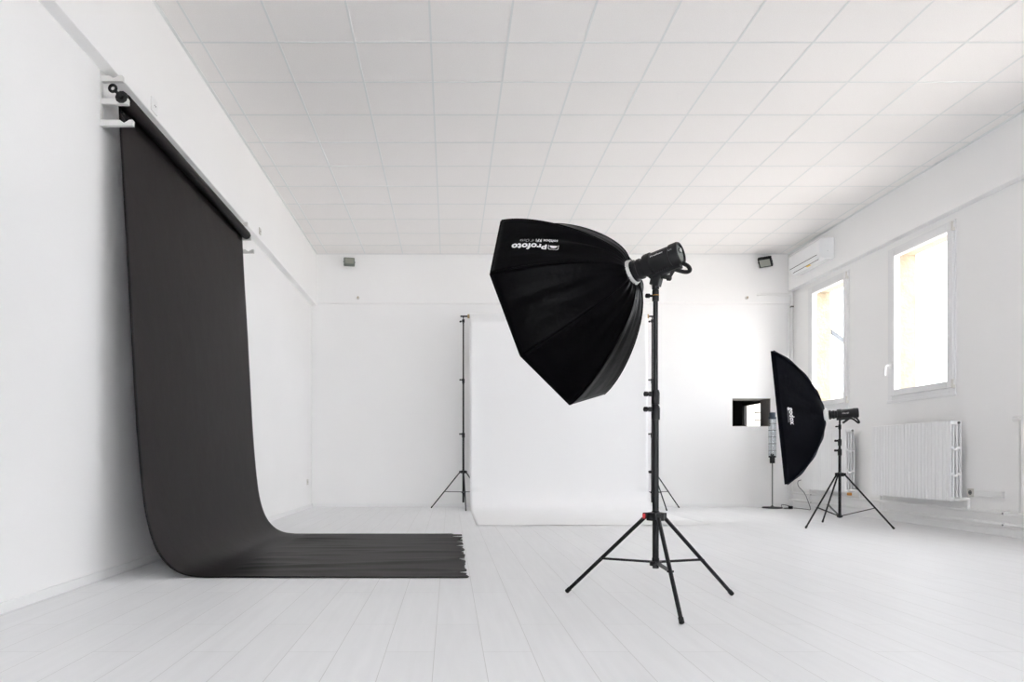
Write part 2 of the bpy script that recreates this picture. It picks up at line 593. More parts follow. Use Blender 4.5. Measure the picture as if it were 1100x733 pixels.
for i, p in enumerate(prof):
    row = []
    for j in range(NJ + 1):
        t = j / NJ
        y = PY0 + (PY1 - PY0) * t
        x, z = p.x, p.z
        if x > -1.45 or i > 54:
            a = min(1, max(0, (x + 1.75) / 0.4))
            wr = noise.noise(Vector((x * 0.9, y * 7.0, 2.0))) + 0.6 * noise.noise(Vector((x * 1.6 + y * 1.2, y * 13.0, 7.0)))
            fade = min(1.0, (t) * 14 + 0.15, (1 - t) * 14 + 0.25)
            z += max(0.0, wr) * 0.016 * a * fade
            # one long soft diagonal crease
            z += 0.012 * a * math.exp(-((y - (5.0 + 0.25 * (x + 1.6))) / 0.05) ** 2)
        if i > len(prof) - 8:
            k = (i - (len(prof) - 8)) / 7
            x += (tear[j] + cuts.get(j, 0) * 1.4) * k
        x += 0.012 * math.sin(t * 3.0) * min(1, max(0, (z - 0.1) / 0.8))
        row.append((x, y, z))
    rows.append(row)
g.grid(rows)
root = thing('black_paper_backdrop', (-2.07, 6.0, 0), 'long black seamless paper hanging from its wall roll and swept over the floor', 'backdrop')
sheet = g.build('paper_sheet', M_blackpaper, root, solid=0.002, angle=60)
# wound part, core, chain drive
MB().lathe((-2.07, PY0 - 0.005, 3.045), (0, 1, 0), [(0, 0.03), (0, 0.043), (PY1 - PY0 + 0.01, 0.043), (PY1 - PY0 + 0.01, 0.03)], 28).build('paper_roll', M_blackpaper, root)
MB().tube((-2.07, PY0 - 0.07, 3.045), (-2.07, PY1 + 0.07, 3.045), 0.017).build('core_tube', M_knob, root)
MB().lathe((-2.07, PY0 - 0.055, 3.045), (0, 1, 0), [(0, 0.022), (0.004, 0.040), (0.02, 0.040), (0.024, 0.026), (0.05, 0.026)], 10).build('expander_wheel', M_knob, root)
g = MB()
R = 0.021
g.path([(-2.075 - 0.045 + R * math.cos(a) , PY0 - 0.06, 3.095 + R * math.sin(a)) for a in [2 * PI * k / 20 for k in range(21)]], 0.009)
g.tube((-2.10, PY0 - 0.06, 3.075), (-2.075, PY0 - 0.055, 3.05), 0.010)
g.build('chain_hook', M_knob, root)
MB().lathe((-2.07, PY1 + 0.015, 3.045), (0, 1, 0), [(0, 0.02), (0.0, 0.038), (0.03, 0.038), (0.035, 0.02), (0.05, 0.02)], 12).build('expander_wheel', M_knob, root)


def wall_bracket(y, label):
    """three-armed background holder screwed to the left wall"""
    r = thing('roll_bracket', (XL, y, 2.88), label, 'bracket', 'wall brackets for the black paper roll')
    MB().box((XL, y - 0.018, 2.865), (XL + 0.008, y + 0.018, 3.215)).build('wall_plate', M_bracket, r, bevel=0.002, smooth=False)
    for z, L in ((2.885, 0.205), (3.02, 0.175), (3.165, 0.14)):
        n = 0.018
        x0, x1 = XL + 0.008, XL + L
        c = x1 - 0.055   # slot position
        pts = [(x0, z - n), (x1, z - n), (x1, z + n), (x1 - 0.022, z + n), (c, z - n * 0.1), (c - 0.028, z + n), (x0, z + n)]
        vs = [(a, y - 0.014, b_) for a, b_ in pts] + [(a, y + 0.014, b_) for a, b_ in pts]
        m = len(pts)
        fs = [tuple(range(m)), tuple(range(2 * m - 1, m - 1, -1))] + [(i + m, (i + 1) % m + m, (i + 1) % m, i) for i in range(m)]
        MB().add(vs, fs).build('bracket_arm', M_bracket, r, smooth=False)
    return r


wall_bracket(PY0 - 0.035, 'cream three armed wall bracket holding the near end of the black paper roll')
wall_bracket(PY1 + 0.04, 'cream three armed wall bracket at the far end of the black paper roll')
tag(MB().tube((-2.045, PY0 - 0.10, 2.925), (-2.045, PY0 + 0.01, 2.895), 0.009).build('locking_pin', M_knob, loc=(-2.045, PY0 - 0.05, 2.9)),
    'short black pin lying in the lowest bracket arm beside the black paper', 'pin')


# ------------------------------------------------------------------ stands
def knob(mb, p, d, L=0.03, r=0.012):
    mb.lathe(p, d, [(0, 0.006), (L * 0.5, 0.006), (L * 0.5, r), (L, r), (L * 1.1, r * 0.6)], 8)
    return mb


def light_stand(name, label, cx_, cy_, feet, zc, zh, sections, leg_r, zleg=None, group=None, red=False, kd=(-1, -0.15, 0)):
    """sections: (z0, z1, radius) bottom to top; a collar with a knob at each joint"""
    r = thing(name, (cx_, cy_, 0), label, 'light stand', group)
    for i, (z0, z1, rad) in enumerate(sections):
        MB().tube((cx_, cy_, z0), (cx_, cy_, z1), rad, seg=18).build('pole_section', M_black, r)
        if i:
            pr = sections[i - 1][2]
            zz = sections[i - 1][1]
            c = MB().lathe((cx_, cy_, zz - 0.055), (0, 0, 1), [(0, pr + 0.001), (0, pr + 0.0055), (0.06, pr + 0.0065), (0.075, pr + 0.002), (0.075, rad)], 18).build('collar', M_plastic, r)
            kb = MB().box((cx_ - pr - 0.02 if kd[0] < 0 else cx_ + pr, cy_ - 0.009, zz - 0.012), (cx_ - pr if kd[0] < 0 else cx_ + pr + 0.02, cy_ + 0.009, zz + 0.012))
            knob(kb, (cx_ + math.copysign(pr + 0.012, kd[0]), cy_, zz), kd, 0.028 + 0.4 * leg_r, 0.008 + leg_r * 0.5)
            kb.build('knob', M_knob, c)
    rad0 = sections[0][2]
    hub = rad0 + 0.03
    MB().lathe((cx_, cy_, zc - 0.022), (0, 0, 1), [(0, rad0 + 0.002), (0.0, hub), (0.04, hub), (0.044, rad0 + 0.004), (0.05, rad0 + 0.001)], 18).build('leg_collar', M_plastic, r)
    lh = MB().lathe((cx_, cy_, zh - 0.018), (0, 0, 1), [(0, rad0 * 0.8), (0.0, rad0 + 0.014), (0.022, rad0 + 0.014), (0.022, rad0 + 0.002), (0.04, rad0 + 0.002)], 18)
    lh.build('brace_hub', M_plastic, r)
    for k, (fx, fy) in enumerate(feet):
        d = Vector((fx - cx_, fy - cy_, 0)).normalized()
        top = Vector((cx_, cy_, zc)) + d * (hub + 0.004)
        ft = Vector((fx, fy, leg_r * 1.1))
        s = d.cross(Vector((0, 0, 1)))
        lg = MB()
        lg.tube(top, ft, leg_r, leg_r, 12)
        lg.obox(top + d * 0.0, d, s, (0, 0, 1), 0.014, leg_r * 1.25, 0.016)
        leg = lg.build('leg', M_black, r)
        fd = (ft - top).normalized()
        MB().lathe(ft - fd * 0.022, fd, [(0, leg_r), (0, leg_r * 1.22), (0.026, leg_r * 1.22), (0.03, leg_r * 0.7)], 12).build('rubber_foot', M_knob, leg)
        # brace meets the leg at height zleg
        zl = zh if zleg is None else zleg
        t = (zc - zl) / (zc - ft.z)
        q = top + (ft - top) * t
        p = Vector((cx_, cy_, zh)) + d * (rad0 + 0.008)
        bm_ = MB()
        for sg in (-1, 1):
            bm_.obox((p + q) / 2 + s * sg * leg_r * 0.75, q - p, s, (q - p).cross(s), (q - p).length / 2, 0.0018, leg_r * 0.5)
        bm_.obox((p + q) / 2, q - p, s, (q - p).cross(s), (q - p).length / 2, leg_r * 0.7, leg_r * 0.18)
        bm_.tube(q - s * leg_r * 1.5, q + s * leg_r * 1.5, leg_r * 0.5)
        bm_.build('brace', M_black, r)
    if red:
        d = Vector((feet[0][0] - cx_, feet[0][1] - cy_, 0)).normalized()
        p = Vector((cx_, cy_, zc - 0.002)) + d * (hub + 0.012)
        s = d.cross(Vector((0, 0, 1)))
        c = MB().obox(p, d, s, (0, 0, 1), 0.009, 0.014, 0.014).build('leg_clip', M_red, r, bevel=0.003)
        MB().tube(p + Vector((0.01, -0.018, 0)), p + Vector((0.012, -0.024, 0)), 0.006).build('rivet', M_chrome, c)
    return r


PX, PY = 1.075, 3.79
light_stand('light_stand', 'tall black light stand in the room centre carrying the huge octagonal softbox', PX, PY,
            [(0.667, 4.12), (1.569, 4.04), (1.064, 3.33)], 0.462, 0.222,
            [(0.19, 1.02, 0.0165), (1.02, 1.10, 0.0150), (1.10, 1.66, 0.0128)], 0.0105, 0.215, red=True)
# spigot at the top of the stand
root = bpy.data.objects['light_stand']
c = MB().lathe((PX, PY, 1.585), (0, 0, 1), [(0, 0.0128), (0, 0.0175), (0.055, 0.0175), (0.06, 0.012), (0.10, 0.012)], 16).build('top_socket', M_plastic, root)
knob(MB(), (PX - 0.015, PY, 1.612), (-1, -0.1, 0), 0.035, 0.012).build('knob', M_knob, c)
MB().lathe((PX, PY, 1.612), (0, 0, 1), [(0, 0.0179), (0.005, 0.0179)], 16).build('brass_ring', M_brass, c)

GX, GY = 4.40, 8.19
light_stand('light_stand', 'smaller black light stand before the radiators carrying the tall dark softbox', GX, GY,
            [(3.915, 7.98), (4.815, 7.87), (4.49, 8.74)], 0.59, 0.125,
            [(0.10, 0.86, 0.0155), (0.86, 0.97, 0.0135), (0.97, 1.235, 0.0105)], 0.0095, 0.225, kd=(-1, -0.15, 0))
root = bpy.data.objects['light_stand.001']
c = MB().lathe((GX, GY, 1.10), (0, 0, 1), [(0, 0.011), (0, 0.016), (0.05, 0.016), (0.05, 0.011)], 14).build('top_socket', M_plastic, root)
knob(MB(), (GX - 0.012, GY, 1.13), (-1, -0.1, 0), 0.035, 0.009).build('knob', M_knob, c)


def cubic(P0, P1, P2, P3, t):
    return P0 * (1 - t) ** 3 + P1 * 3 * (1 - t) ** 2 * t + P2 * 3 * (1 - t) * t * t + P3 * t ** 3


class Softbox:
    def __init__(self, ring, n, C, corners, q, r0, sag, h):
        self.W, self.n, self.C, self.V = Vector(ring), Vector(n), Vector(C), [Vector(v) for v in corners]
        self.q, self.r0, self.sag, self.h = q, r0, sag, h

    def rod(self, k, t):
        V = self.V[k % len(self.V)]
        R = (V - self.C).length
        d = (V - self.C) / R
        a, b, c, e = self.q
        return cubic(self.W + d * self.r0, self.W + self.n * self.h * a + d * R * b, self.W + self.n * self.h * c + d * R * e, V, t)

    def pt(self, k, u, t, off=0.0):
        A, B = self.rod(k, t), self.rod(k + 1, t)
        P = A.lerp(B, u)
        wdt = (B - A).length
        inward = (self.W + self.n * self.h * (0.5 + 0.5 * t)) - P
        # cloth pulled straight between the rods sags slightly inwards
        ax = self.W + self.n * (P - self.W).dot(self.n)
        rad = (P - ax)
        if rad.length > 1e-6:
            rad.normalize()
        s = self.sag * 4 * u * (1 - u) * wdt * math.sin(PI * min(1, t * 0.92 + 0.08)) 
        return P - rad * s + (rad * 0.9 - self.n * 0.35).normalized() * off

    def panel(self, k, nu=18, nt=26, wr=0.0, seed=0):
        rows = []
        for i in range(nt + 1):
            t = i / nt
            row = []
            for j in range(nu + 1):
                u = j / nu
                o = 0
                if wr:
                    e = 4 * u * (1 - u) * math.sin(PI * min(1, t)) ** 0.5 if 0 < t < 1 else 0
                    o = wr * e * (noise.noise(Vector((u * 5 + seed * 3.7, t * 1.3, seed))) + 0.5 * noise.noise(Vector((u * 9, t * 3, seed + 9))))
                row.append(self.pt(k, u, t, o))
            rows.append(row)
        return rows


# ---- octagonal softbox on the main stand
C = Vector((0.605, 4.17, 0.855 + CAM_H))
nA = Vector((-0.736, 0.613, -0.285)).normalized()
WA = Vector((0.9644, 3.8706, 0.9941 + CAM_H))
VA = [(0.2867, 4.0036, 1.3193), (0.212, 3.7464, 0.9586), (0.3675, 3.7373, 0.5372), (0.6621, 3.9817, 0.302), (0.9233, 4.3364, 0.3907),
      (0.998, 4.5936, 0.7514), (0.8425, 4.6027, 1.1728), (0.5479, 4.3583, 1.408)]
VA = [(a, b, c + CAM_H) for a, b, c in VA]
sb = Softbox(WA, nA, C, VA, (-0.127, 0.28, 0.553, 0.876), 0.057, 0.035, 0.488)
root = thing('octagonal_softbox', WA, 'huge black octagonal softbox with white printed name on its top panel, tilted downward', 'softbox')
for k in range(8):
    p = MB().grid(sb.panel(k, wr=0.012, seed=k)).build('fabric_panel', M_fabric, root, solid=0.0012, angle=60)
    if k == 0:
        topp = p
    # piping over the rod
    MB().path([sb.rod(k, i / 24) for i in range(25)], 0.0042, 8).build('seam', M_fabric, root)
# rim lip + diffuser
g = MB()
for k in range(8):
    A, B = sb.rod(k, 1), sb.rod(k + 1, 1)
    g.add([A, B, B + nA * 0.008, A + nA * 0.008], [(0, 1, 2, 3)])
g.build('rim_lip', M_fabric, root, solid=0.002, smooth=False)
MB().add([C + (Vector(v) - C) * 0.985 + nA * 0.004 for v in VA], [tuple(range(8))]).build('front_diffuser', M_diff, root, solid=0.0015, smooth=False)
# speed ring
_, ru, rv = basis(nA)
MB().lathe(WA - nA * 0.022, nA, [(0, 0.050), (0, 0.066), (0.018, 0.071), (0.034, 0.071), (0.040, 0.062), (0.040, 0.050)], 32).build('speed_ring', M_silver, root)
for k in range(8):
    V = Vector(VA[k])
    d = (V - C).normalized()
    MB().tube(WA + d * 0.060 - nA * 0.012, WA + d * 0.074 + nA * 0.012, 0.008, 0.008, 10).build('rod_socket', M_chrome, root)


def arc_table(box, k, u, n=200):
    pts = [box.pt(k, u, i / n) for i in range(n + 1)]
    s = [0.0]
    for i in range(n):
        s.append(s[-1] + (pts[i + 1] - pts[i]).length)
    return s


def print_along(box, k, vs, t0, usign, uc, off):
    """reading direction towards the rim, letter height across the panel"""
    tab = arc_table(box, k, 0.5)
    n = len(tab) - 1
    s0 = np.interp(t0, [i / n for i in range(n + 1)], tab)
    out = []
    for x, y in vs:
        t = float(np.interp(s0 + x, tab, [i / n for i in range(n + 1)]))
        wd = (box.rod(k + 1, t) - box.rod(k, t)).length
        out.append(box.pt(k, uc + usign * y / wd, t, off))
    return out


vs, fs = text2d('Profoto', bold=0.035, sx=1.32)
wid = max(v[0] for v in vs)
L = 0.185
sc_ = L / wid
txt = MB()
UC = 0.39
T0 = 0.605
sy = 0.046 / 0.7
hh = 0.058
vs2 = [(v[0] * sc_ + 0.062, v[1] * sy) for v in vs]
txt.add(print_along(sb, 0, vs2, T0, 1, UC + 0.12, 0.004), fs)
# the little framed half-dome mark before the name
ic = MB()


def rr(w, h, r, n=5):
    o = []
    for cx2, cy2, a0 in ((w - r, h - r, 0), (r, h - r, PI / 2), (r, r, PI), (w - r, r, 1.5 * PI)):
        for i in range(n + 1):
            a = a0 + PI / 2 * i / n
            o.append((cx2 + r * math.cos(a), cy2 + r * math.sin(a)))
    return o


o1 = rr(0.054, 0.046, 0.010)
o2 = [(0.0028 + x * (0.0484 / 0.054), 0.003 + y * (0.040 / 0.046)) for x, y in o1]
m = len(o1)
txt.add(print_along(sb, 0, o1 + o2, T0, 1, UC + 0.12, 0.004), [(i, (i + 1) % m, (i + 1) % m + m, i + m) for i in range(m)])
dome = [(0.027 + 0.020 * math.cos(PI * i / 12), 0.013 + 0.021 * math.sin(PI * i / 12)) for i in range(13)]
txt.add(print_along(sb, 0, dome, T0, 1, UC + 0.12, 0.004), [tuple(range(13))])
vs, fs = text2d('softbox RFi', bold=0.02, sx=1.25)
wid = max(v[0] for v in vs)
sc_ = 0.115 / wid
txt.add(print_along(sb, 0, [(v[0] * sc_ + 0.008, v[1] * 0.022 / 0.7 - 0.036) for v in vs], T0, 1, UC + 0.12, 0.004), fs)
o = txt.build('printed_logo', M_print, topp, smooth=False)
o['label'] = 'white printed name'
vs, fs = text2d("4' Octa", bold=0.0, sx=1.25, shear=0.25)
wid = max(v[0] for v in vs)
sc_ = 0.075 / wid
t2 = MB().add(print_along(sb, 0, [(v[0] * sc_ + 0.132, v[1] * 0.022 / 0.7 - 0.036) for v in vs], T0, 1, UC + 0.12, 0.004), fs)
t2.build('printed_size', M_print_grey, topp, smooth=False)


# ---- flash heads
def flash_head(root, O, ax, L, R, up):
    """O: front of the head, ax: pointing to the rear"""
    ax = Vector(ax).normalized()
    side = ax.cross(Vector(up)).normalized()
    upv = side.cross(ax).normalized()
    P = lambda s, a=0, b=0: O + ax * s + side * a + upv * b
    MB().lathe(O, ax, [(0, R * 0.8), (0, R * 0.98), (L * 0.03, R * 1.02), (L * 0.07, R * 1.02), (L * 0.09, R * 0.86), (L * 0.13, R * 0.86), (L * 0.14, R * 0.94),
                       (L * 0.19, R * 0.94), (L * 0.20, R * 0.84), (L * 0.28, R * 0.84)], 32).build('reflector_mount', M_plastic, root)
    body = MB().lathe(O, ax, [(L * 0.28, R * 0.8), (L * 0.28, R * 1.04), (L * 0.30, R * 1.08), (L * 0.42, R * 1.08), (L * 0.44, R * 0.98), (L * 0.80, R * 0.98), (L * 0.82, R * 1.06),
                              (L * 0.96, R * 1.06), (L * 0.99, R * 0.98), (L * 0.99, R * 0.85), (L * 0.955, R * 0.82)], 36).build('lamp_body', M_plastic, root)
    MB().lathe(O, ax, [(L * 0.945, R * 0.80), (L * 0.96, R * 0.80)], 32).build('control_panel', M_grey, body)
    MB().lathe(P(L * 0.96, 0, R * 0.25), ax, [(0, R * 0.25), (L * 0.04, R * 0.22)], 20).build('dial', M_chrome, body)
    MB().obox(P(L * 0.965, 0, -R * 0.38), side, upv, ax, R * 0.42, R * 0.16, L * 0.006).build('display_screen', M_lampglass, body)
    g = MB()
    for s in (0.47, 0.53, 0.59):
        for k in range(36):
            pass
    # cooling ribs on the underside
    for k in range(7):
        g.obox(P(L * (0.48 + 0.04 * k), 0, -R * 0.96), side, upv, ax, R * 0.45, R * 0.07, L * 0.008)
    g.build('cooling_rib', M_plastic, body)
    return P, side, upv, body


axA = Vector((0.752, -0.626, 0.200)).normalized()
OA = WA - nA * 0.016
root = thing('studio_flash', OA, 'black studio flash head plugged into the huge octagonal softbox', 'studio flash', None)
P, sd, up_, body = flash_head(root, OA, axA, 0.270, 0.058, (0, 0, 1))
# tilt bracket down to the stand top
top = Vector((PX, PY, 1.665))
g = MB()
bp = P(0.135, 0, -0.056)
g.obox(P(0.17, 0, -0.062), axA, sd, up_, 0.085, 0.022, 0.012)
g.obox((bp + top) / 2 + Vector((0, 0, 0.012)), (bp - top), sd, (bp - top).cross(sd), (bp - top).length / 2 + 0.012, 0.022, 0.026)
g.lathe(top + Vector((0, 0, -0.02)), (0, 0, 1), [(0, 0.014), (0, 0.019), (0.05, 0.021), (0.07, 0.012)], 16)
g.build('tilt_bracket', M_plastic, root, bevel=0.004)
g = MB()
q = (bp + top) / 2 + Vector((0, 0, 0.0))
g.path([P(0.215, 0, -0.07), P(0.19, 0, -0.095), q + axA * 0.045, q + axA * 0.02], 0.009)
knob(g, q + axA * 0.03 - sd * 0.02, axA + Vector((0, 0, -0.4)), 0.035, 0.014)
g.build('tilt_lever', M_knob, root)
# rear handle loop
g = MB()
g.path(smoothpath([P(0.205, 0, -0.058), P(0.235, 0, -0.082), P(0.270, 0, -0.104), P(0.292, 0, -0.104), P(0.288, 0, -0.080), P(0.262, 0, -0.052)], 6), 0.0105)
g.build('handle', M_plastic, root)


def side_print(P, body_text, s0, L, hgt, R, ang0, name, m, parent, flip=1):
    """printing wrapped on the barrel, reading towards the rear"""
    vs, fs = text2d(body_text, bold=0.02, sx=1.2)
    wid = max(v[0] for v in vs)
    k = L / wid
    out = []
    for x, y in vs:
        a = ang0 + y * hgt / 0.7 / R
        out.append(P(s0 + x * k, flip * R * math.cos(a), R * math.sin(a)))
    return MB().add(out, fs).build(name, m, parent, smooth=False)


# the side of the barrel that faces the camera
sgn = 1 if (sd.y < 0) else -1
side_print(P, 'Profoto', 0.125, 0.068, 0.009, 0.0575 * 1.0, 0.35, 'printed_logo', M_print, body, sgn)
side_print(P, 'D1', 0.225, 0.018, 0.009, 0.0622, 0.2, 'printed_size', M_print_grey, body, sgn)

# ---- tall rectangular softbox on the far stand
nG = Vector((-0.893, 0.436, -0.095)).normalized()
WG = Vector((4.262, 8.262, 1.262))
uG = Vector((0.438, 0.899, 0)).normalized()
vG = uG.cross(nG).normalized()
if vG.z < 0:
    vG = -vG
HG = 0.445
CG = WG + nG * HG + vG * 0.012
hw, hv = 0.36, 0.752
cor = [CG - uG * hw - vG * hv, CG - uG * hw + vG * hv, CG + uG * hw + vG * hv, CG + uG * hw - vG * hv]
sg_ = Softbox(WG, nG, CG, cor, (0.0, 0.29, 0.38, 0.78), 0.065, 0.03, HG)
root = thing('rectangular_softbox', WG, 'tall dark navy-black softbox seen edge on beside the windows, with a white name', 'softbox')
for k in range(4):
    p = MB().grid(sg_.panel(k, 22, 30, wr=0.010, seed=20 + k)).build('fabric_panel', M_fabric2, root, solid=0.0012, angle=60)
    if k == 0:
        sidep = p
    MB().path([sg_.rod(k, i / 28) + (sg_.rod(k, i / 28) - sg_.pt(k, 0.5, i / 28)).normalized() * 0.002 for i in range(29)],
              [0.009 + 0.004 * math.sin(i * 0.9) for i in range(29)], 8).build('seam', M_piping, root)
g = MB()
for k in range(4):
    A, B = cor[k], cor[(k + 1) % 4]
    g.add([A, B, B + nG * 0.03, A + nG * 0.03], [(0, 1, 2, 3)])
g.build('rim_lip', M_fabric2, root, solid=0.002, smooth=False)
MB().add([CG + (v - CG) * 0.985 + nG * 0.004 for v in cor], [(0, 1, 2, 3)]).build('front_diffuser', M_diff, root, solid=0.0015, smooth=False)
MB().lathe(WG - nG * 0.028, nG, [(0, 0.05), (0, 0.075), (0.02, 0.078), (0.035, 0.07), (0.035, 0.05)], 28).build('speed_ring', M_diff, root)


def print_down(box, k, vs, s_rim, uc, off):
    """reading direction down the rim, letter height towards the ring; s_rim = distance from the rim to the baseline"""
    out = []
    tab = arc_table(box, k, uc)
    n = len(tab) - 1
    for x, y in vs:
        t = float(np.interp(tab[-1] - s_rim - y, tab, [i / n for i in range(n + 1)]))
        wd = (box.rod(k + 1, t) - box.rod(k, t)).length
        out.append(box.pt(k, uc - x / wd, t, off))
    return out


vs, fs = text2d('godox', bold=0.03, sx=1.15)
wid = max(v[0] for v in vs)
o = MB().add(print_down(sg_, 0, [(v[0] * 0.20 / wid, v[1] * 0.052 / 0.7) for v in vs], 0.105, 0.58, 0.006), fs).build('printed_logo', M_print, sidep, smooth=False)
o['label'] = 'white printed name'
g = MB()
vs, fs = text2d('PROFESSIONAL', bold=0.0, sx=1.1)
wid = max(v[0] for v in vs)
MB().add(print_down(sg_, 0, [(v[0] * 0.15 / wid, v[1] * 0.014 / 0.7) for v in vs], 0.08, 0.56, 0.006), fs).build('printed_line', M_print_grey, sidep, smooth=False)

axG = Vector((0.905, -0.42, 0.06)).normalized()
OG = WG + axG * 0.045
root = thing('studio_flash', OG, 'black studio flash head on the smaller stand before the far window', 'studio flash')
P, sd, up_, body = flash_head(root, OG, axG, 0.30, 0.052, (0, 0, 1))
top = Vector((GX, GY, 1.235))
g = MB()
bp = P(0.12, 0, -0.05)
g.obox(P(0.15, 0, -0.056), axG, sd, up_, 0.075, 0.020, 0.012)
g.obox((bp + top) / 2, (bp - top), sd, (bp - top).cross(sd), (bp - top).length / 2 + 0.02, 0.020, 0.024)
g.lathe(top + Vector((0, 0, -0.02)), (0, 0, 1), [(0, 0.012), (0, 0.017), (0.04, 0.019), (0.06, 0.012)], 16)
g.obox(P(0.175, 0, -0.075), axG + Vector((0, 0, 0.75)), sd, (axG + Vector((0, 0, 0.75))).cross(sd), 0.05, 0.015, 0.012)
g.build('tilt_bracket', M_plastic, root, bevel=0.004)
MB().path(smoothpath([P(0.215, 0, -0.055), P(0.25, 0, -0.075), P(0.285, 0, -0.112), P(0.297, 0, -0.105), P(0.275, 0, -0.06), P(0.25, 0, -0.05)], 5), 0.010).build('handle', M_plastic, root)
sgn = 1 if (sd.y < 0) else -1
side_print(P, 'GODOX QT', 0.10, 0.10, 0.012, 0.0515, -0.05, 'printed_logo', M_print, body, sgn)


# ------------------------------------------------------------------ white background at the back
SY = 11.13
light_stand('backdrop_stand', 'slim black backdrop stand in full view beside the white paper', 0.21, SY,
            [(-0.285, 11.32), (0.24, 10.70), (0.62, 11.45)], 0.57, 0.262,
            [(0.10, 1.15, 0.0165), (1.15, 1.98, 0.0135), (1.98, 2.90, 0.0115)], 0.009, 0.262, 'stands of the white backdrop')
light_stand('backdrop_stand', 'slim black backdrop stand standing directly behind the tall light stand', 3.105, SY,
            [(2.66, 11.42), (3.205, 10.72), (3.585, 11.35)], 0.57, 0.262,
            [(0.10, 1.15, 0.0165), (1.15, 1.98, 0.0135), (1.98, 2.90, 0.0115)], 0.009, 0.262, 'stands of the white backdrop')
for nme, xx, s in (('backdrop_stand', 0.21, 1), ('backdrop_stand.001', 3.105, -1)):
    r = bpy.data.objects[nme]
    g = MB().lathe((xx, SY, 2.86), (0, 0, 1), [(0, 0.012), (0, 0.02), (0.045, 0.02), (0.05, 0.008), (0.085, 0.008)], 12)
    knob(g, (xx - 0.012, SY, 2.885), (-1, -0.2, -0.35), 0.045, 0.014)
    g.build('top_spigot', M_plastic, r)
tag(MB().tube((0.165, SY, 2.955), (3.15, SY, 2.955), 0.0125, seg=14).build('crossbar', M_black, loc=(1.65, SY, 2.955)),
    'thin black crossbar running through the white paper roll between the two backdrop stands', 'crossbar')
BX0, BX1 = 0.305, 3.02
root = thing('white_paper_backdrop', (1.66, SY, 0), 'wide white seamless paper hanging at the back wall and sweeping onto the floor', 'backdrop')
g = MB()
seg = 28
ro = []
for (xx, rad) in ((BX0, 0.03), (BX0, 0.048), (BX1, 0.048), (BX1, 0.03)):
    pass
g.lathe((BX0, SY, 2.955), (1, 0, 0), [(0, 0.03), (0, 0.047), (BX1 - BX0, 0.047), (BX1 - BX0, 0.03)], 28)
g.build('paper_roll', M_whitepaper, root)
MB().lathe((BX0 - 0.03, SY, 2.955), (1, 0, 0), [(0, 0.015), (0, 0.031), (BX1 - BX0 + 0.06, 0.031), (BX1 - BX0 + 0.06, 0.015)], 20).build('core_tube', M_card, root)
pf = smoothpath([(0, SY - 0.049, 2.955), (0, SY - 0.050, 2.2), (0, SY - 0.052, 1.4), (0, SY - 0.06, 0.8), (0, SY - 0.085, 0.45), (0, SY - 0.15, 0.22),
                 (0, SY - 0.27, 0.085), (0, SY - 0.45, 0.02), (0, SY - 0.70, 0.004), (0, SY - 1.0, 0.0035)], 6)
pf += [Vector((0, SY - 1.0 - (SY - 1.0 - 8.30) * k / 30, 0.0035)) for k in range(1, 31)]
rows = []
for i, p in enumerate(pf):
    row = []
    for j in range(61):
        t = j / 60
        x = BX0 + (BX1 - BX0) * t
        y, z = p.y, p.z
        if z > 0.3:   # soft vertical curl near the edges
            e = math.exp(-(t / 0.05) ** 2) + math.exp(-((1 - t) / 0.05) ** 2)
            y -= 0.025 * e * min(1, (2.955 - z) / 0.6)
        if z < 0.01:
            k = max(0, (i - (len(pf) - 6)) / 5)
            z += k * k * 0.016 * max(0, noise.noise(Vector((x * 2.3, 4.0, 0))) + 0.15)
            z += 0.004 * max(0, noise.noise(Vector((x * 2, y * 3, 1))))
            y += k * 0.02 * noise.noise(Vector((x * 1.4, 9.0, 0)))
            if t > 0.9:
                y += k * 0.35 * (t - 0.9) / 0.1 * 0.4
        row.append((x, y, z))
    rows.append(row)
MB().grid(rows).build('paper_sheet', M_whitepaper, root, solid=0.0015, angle=60)


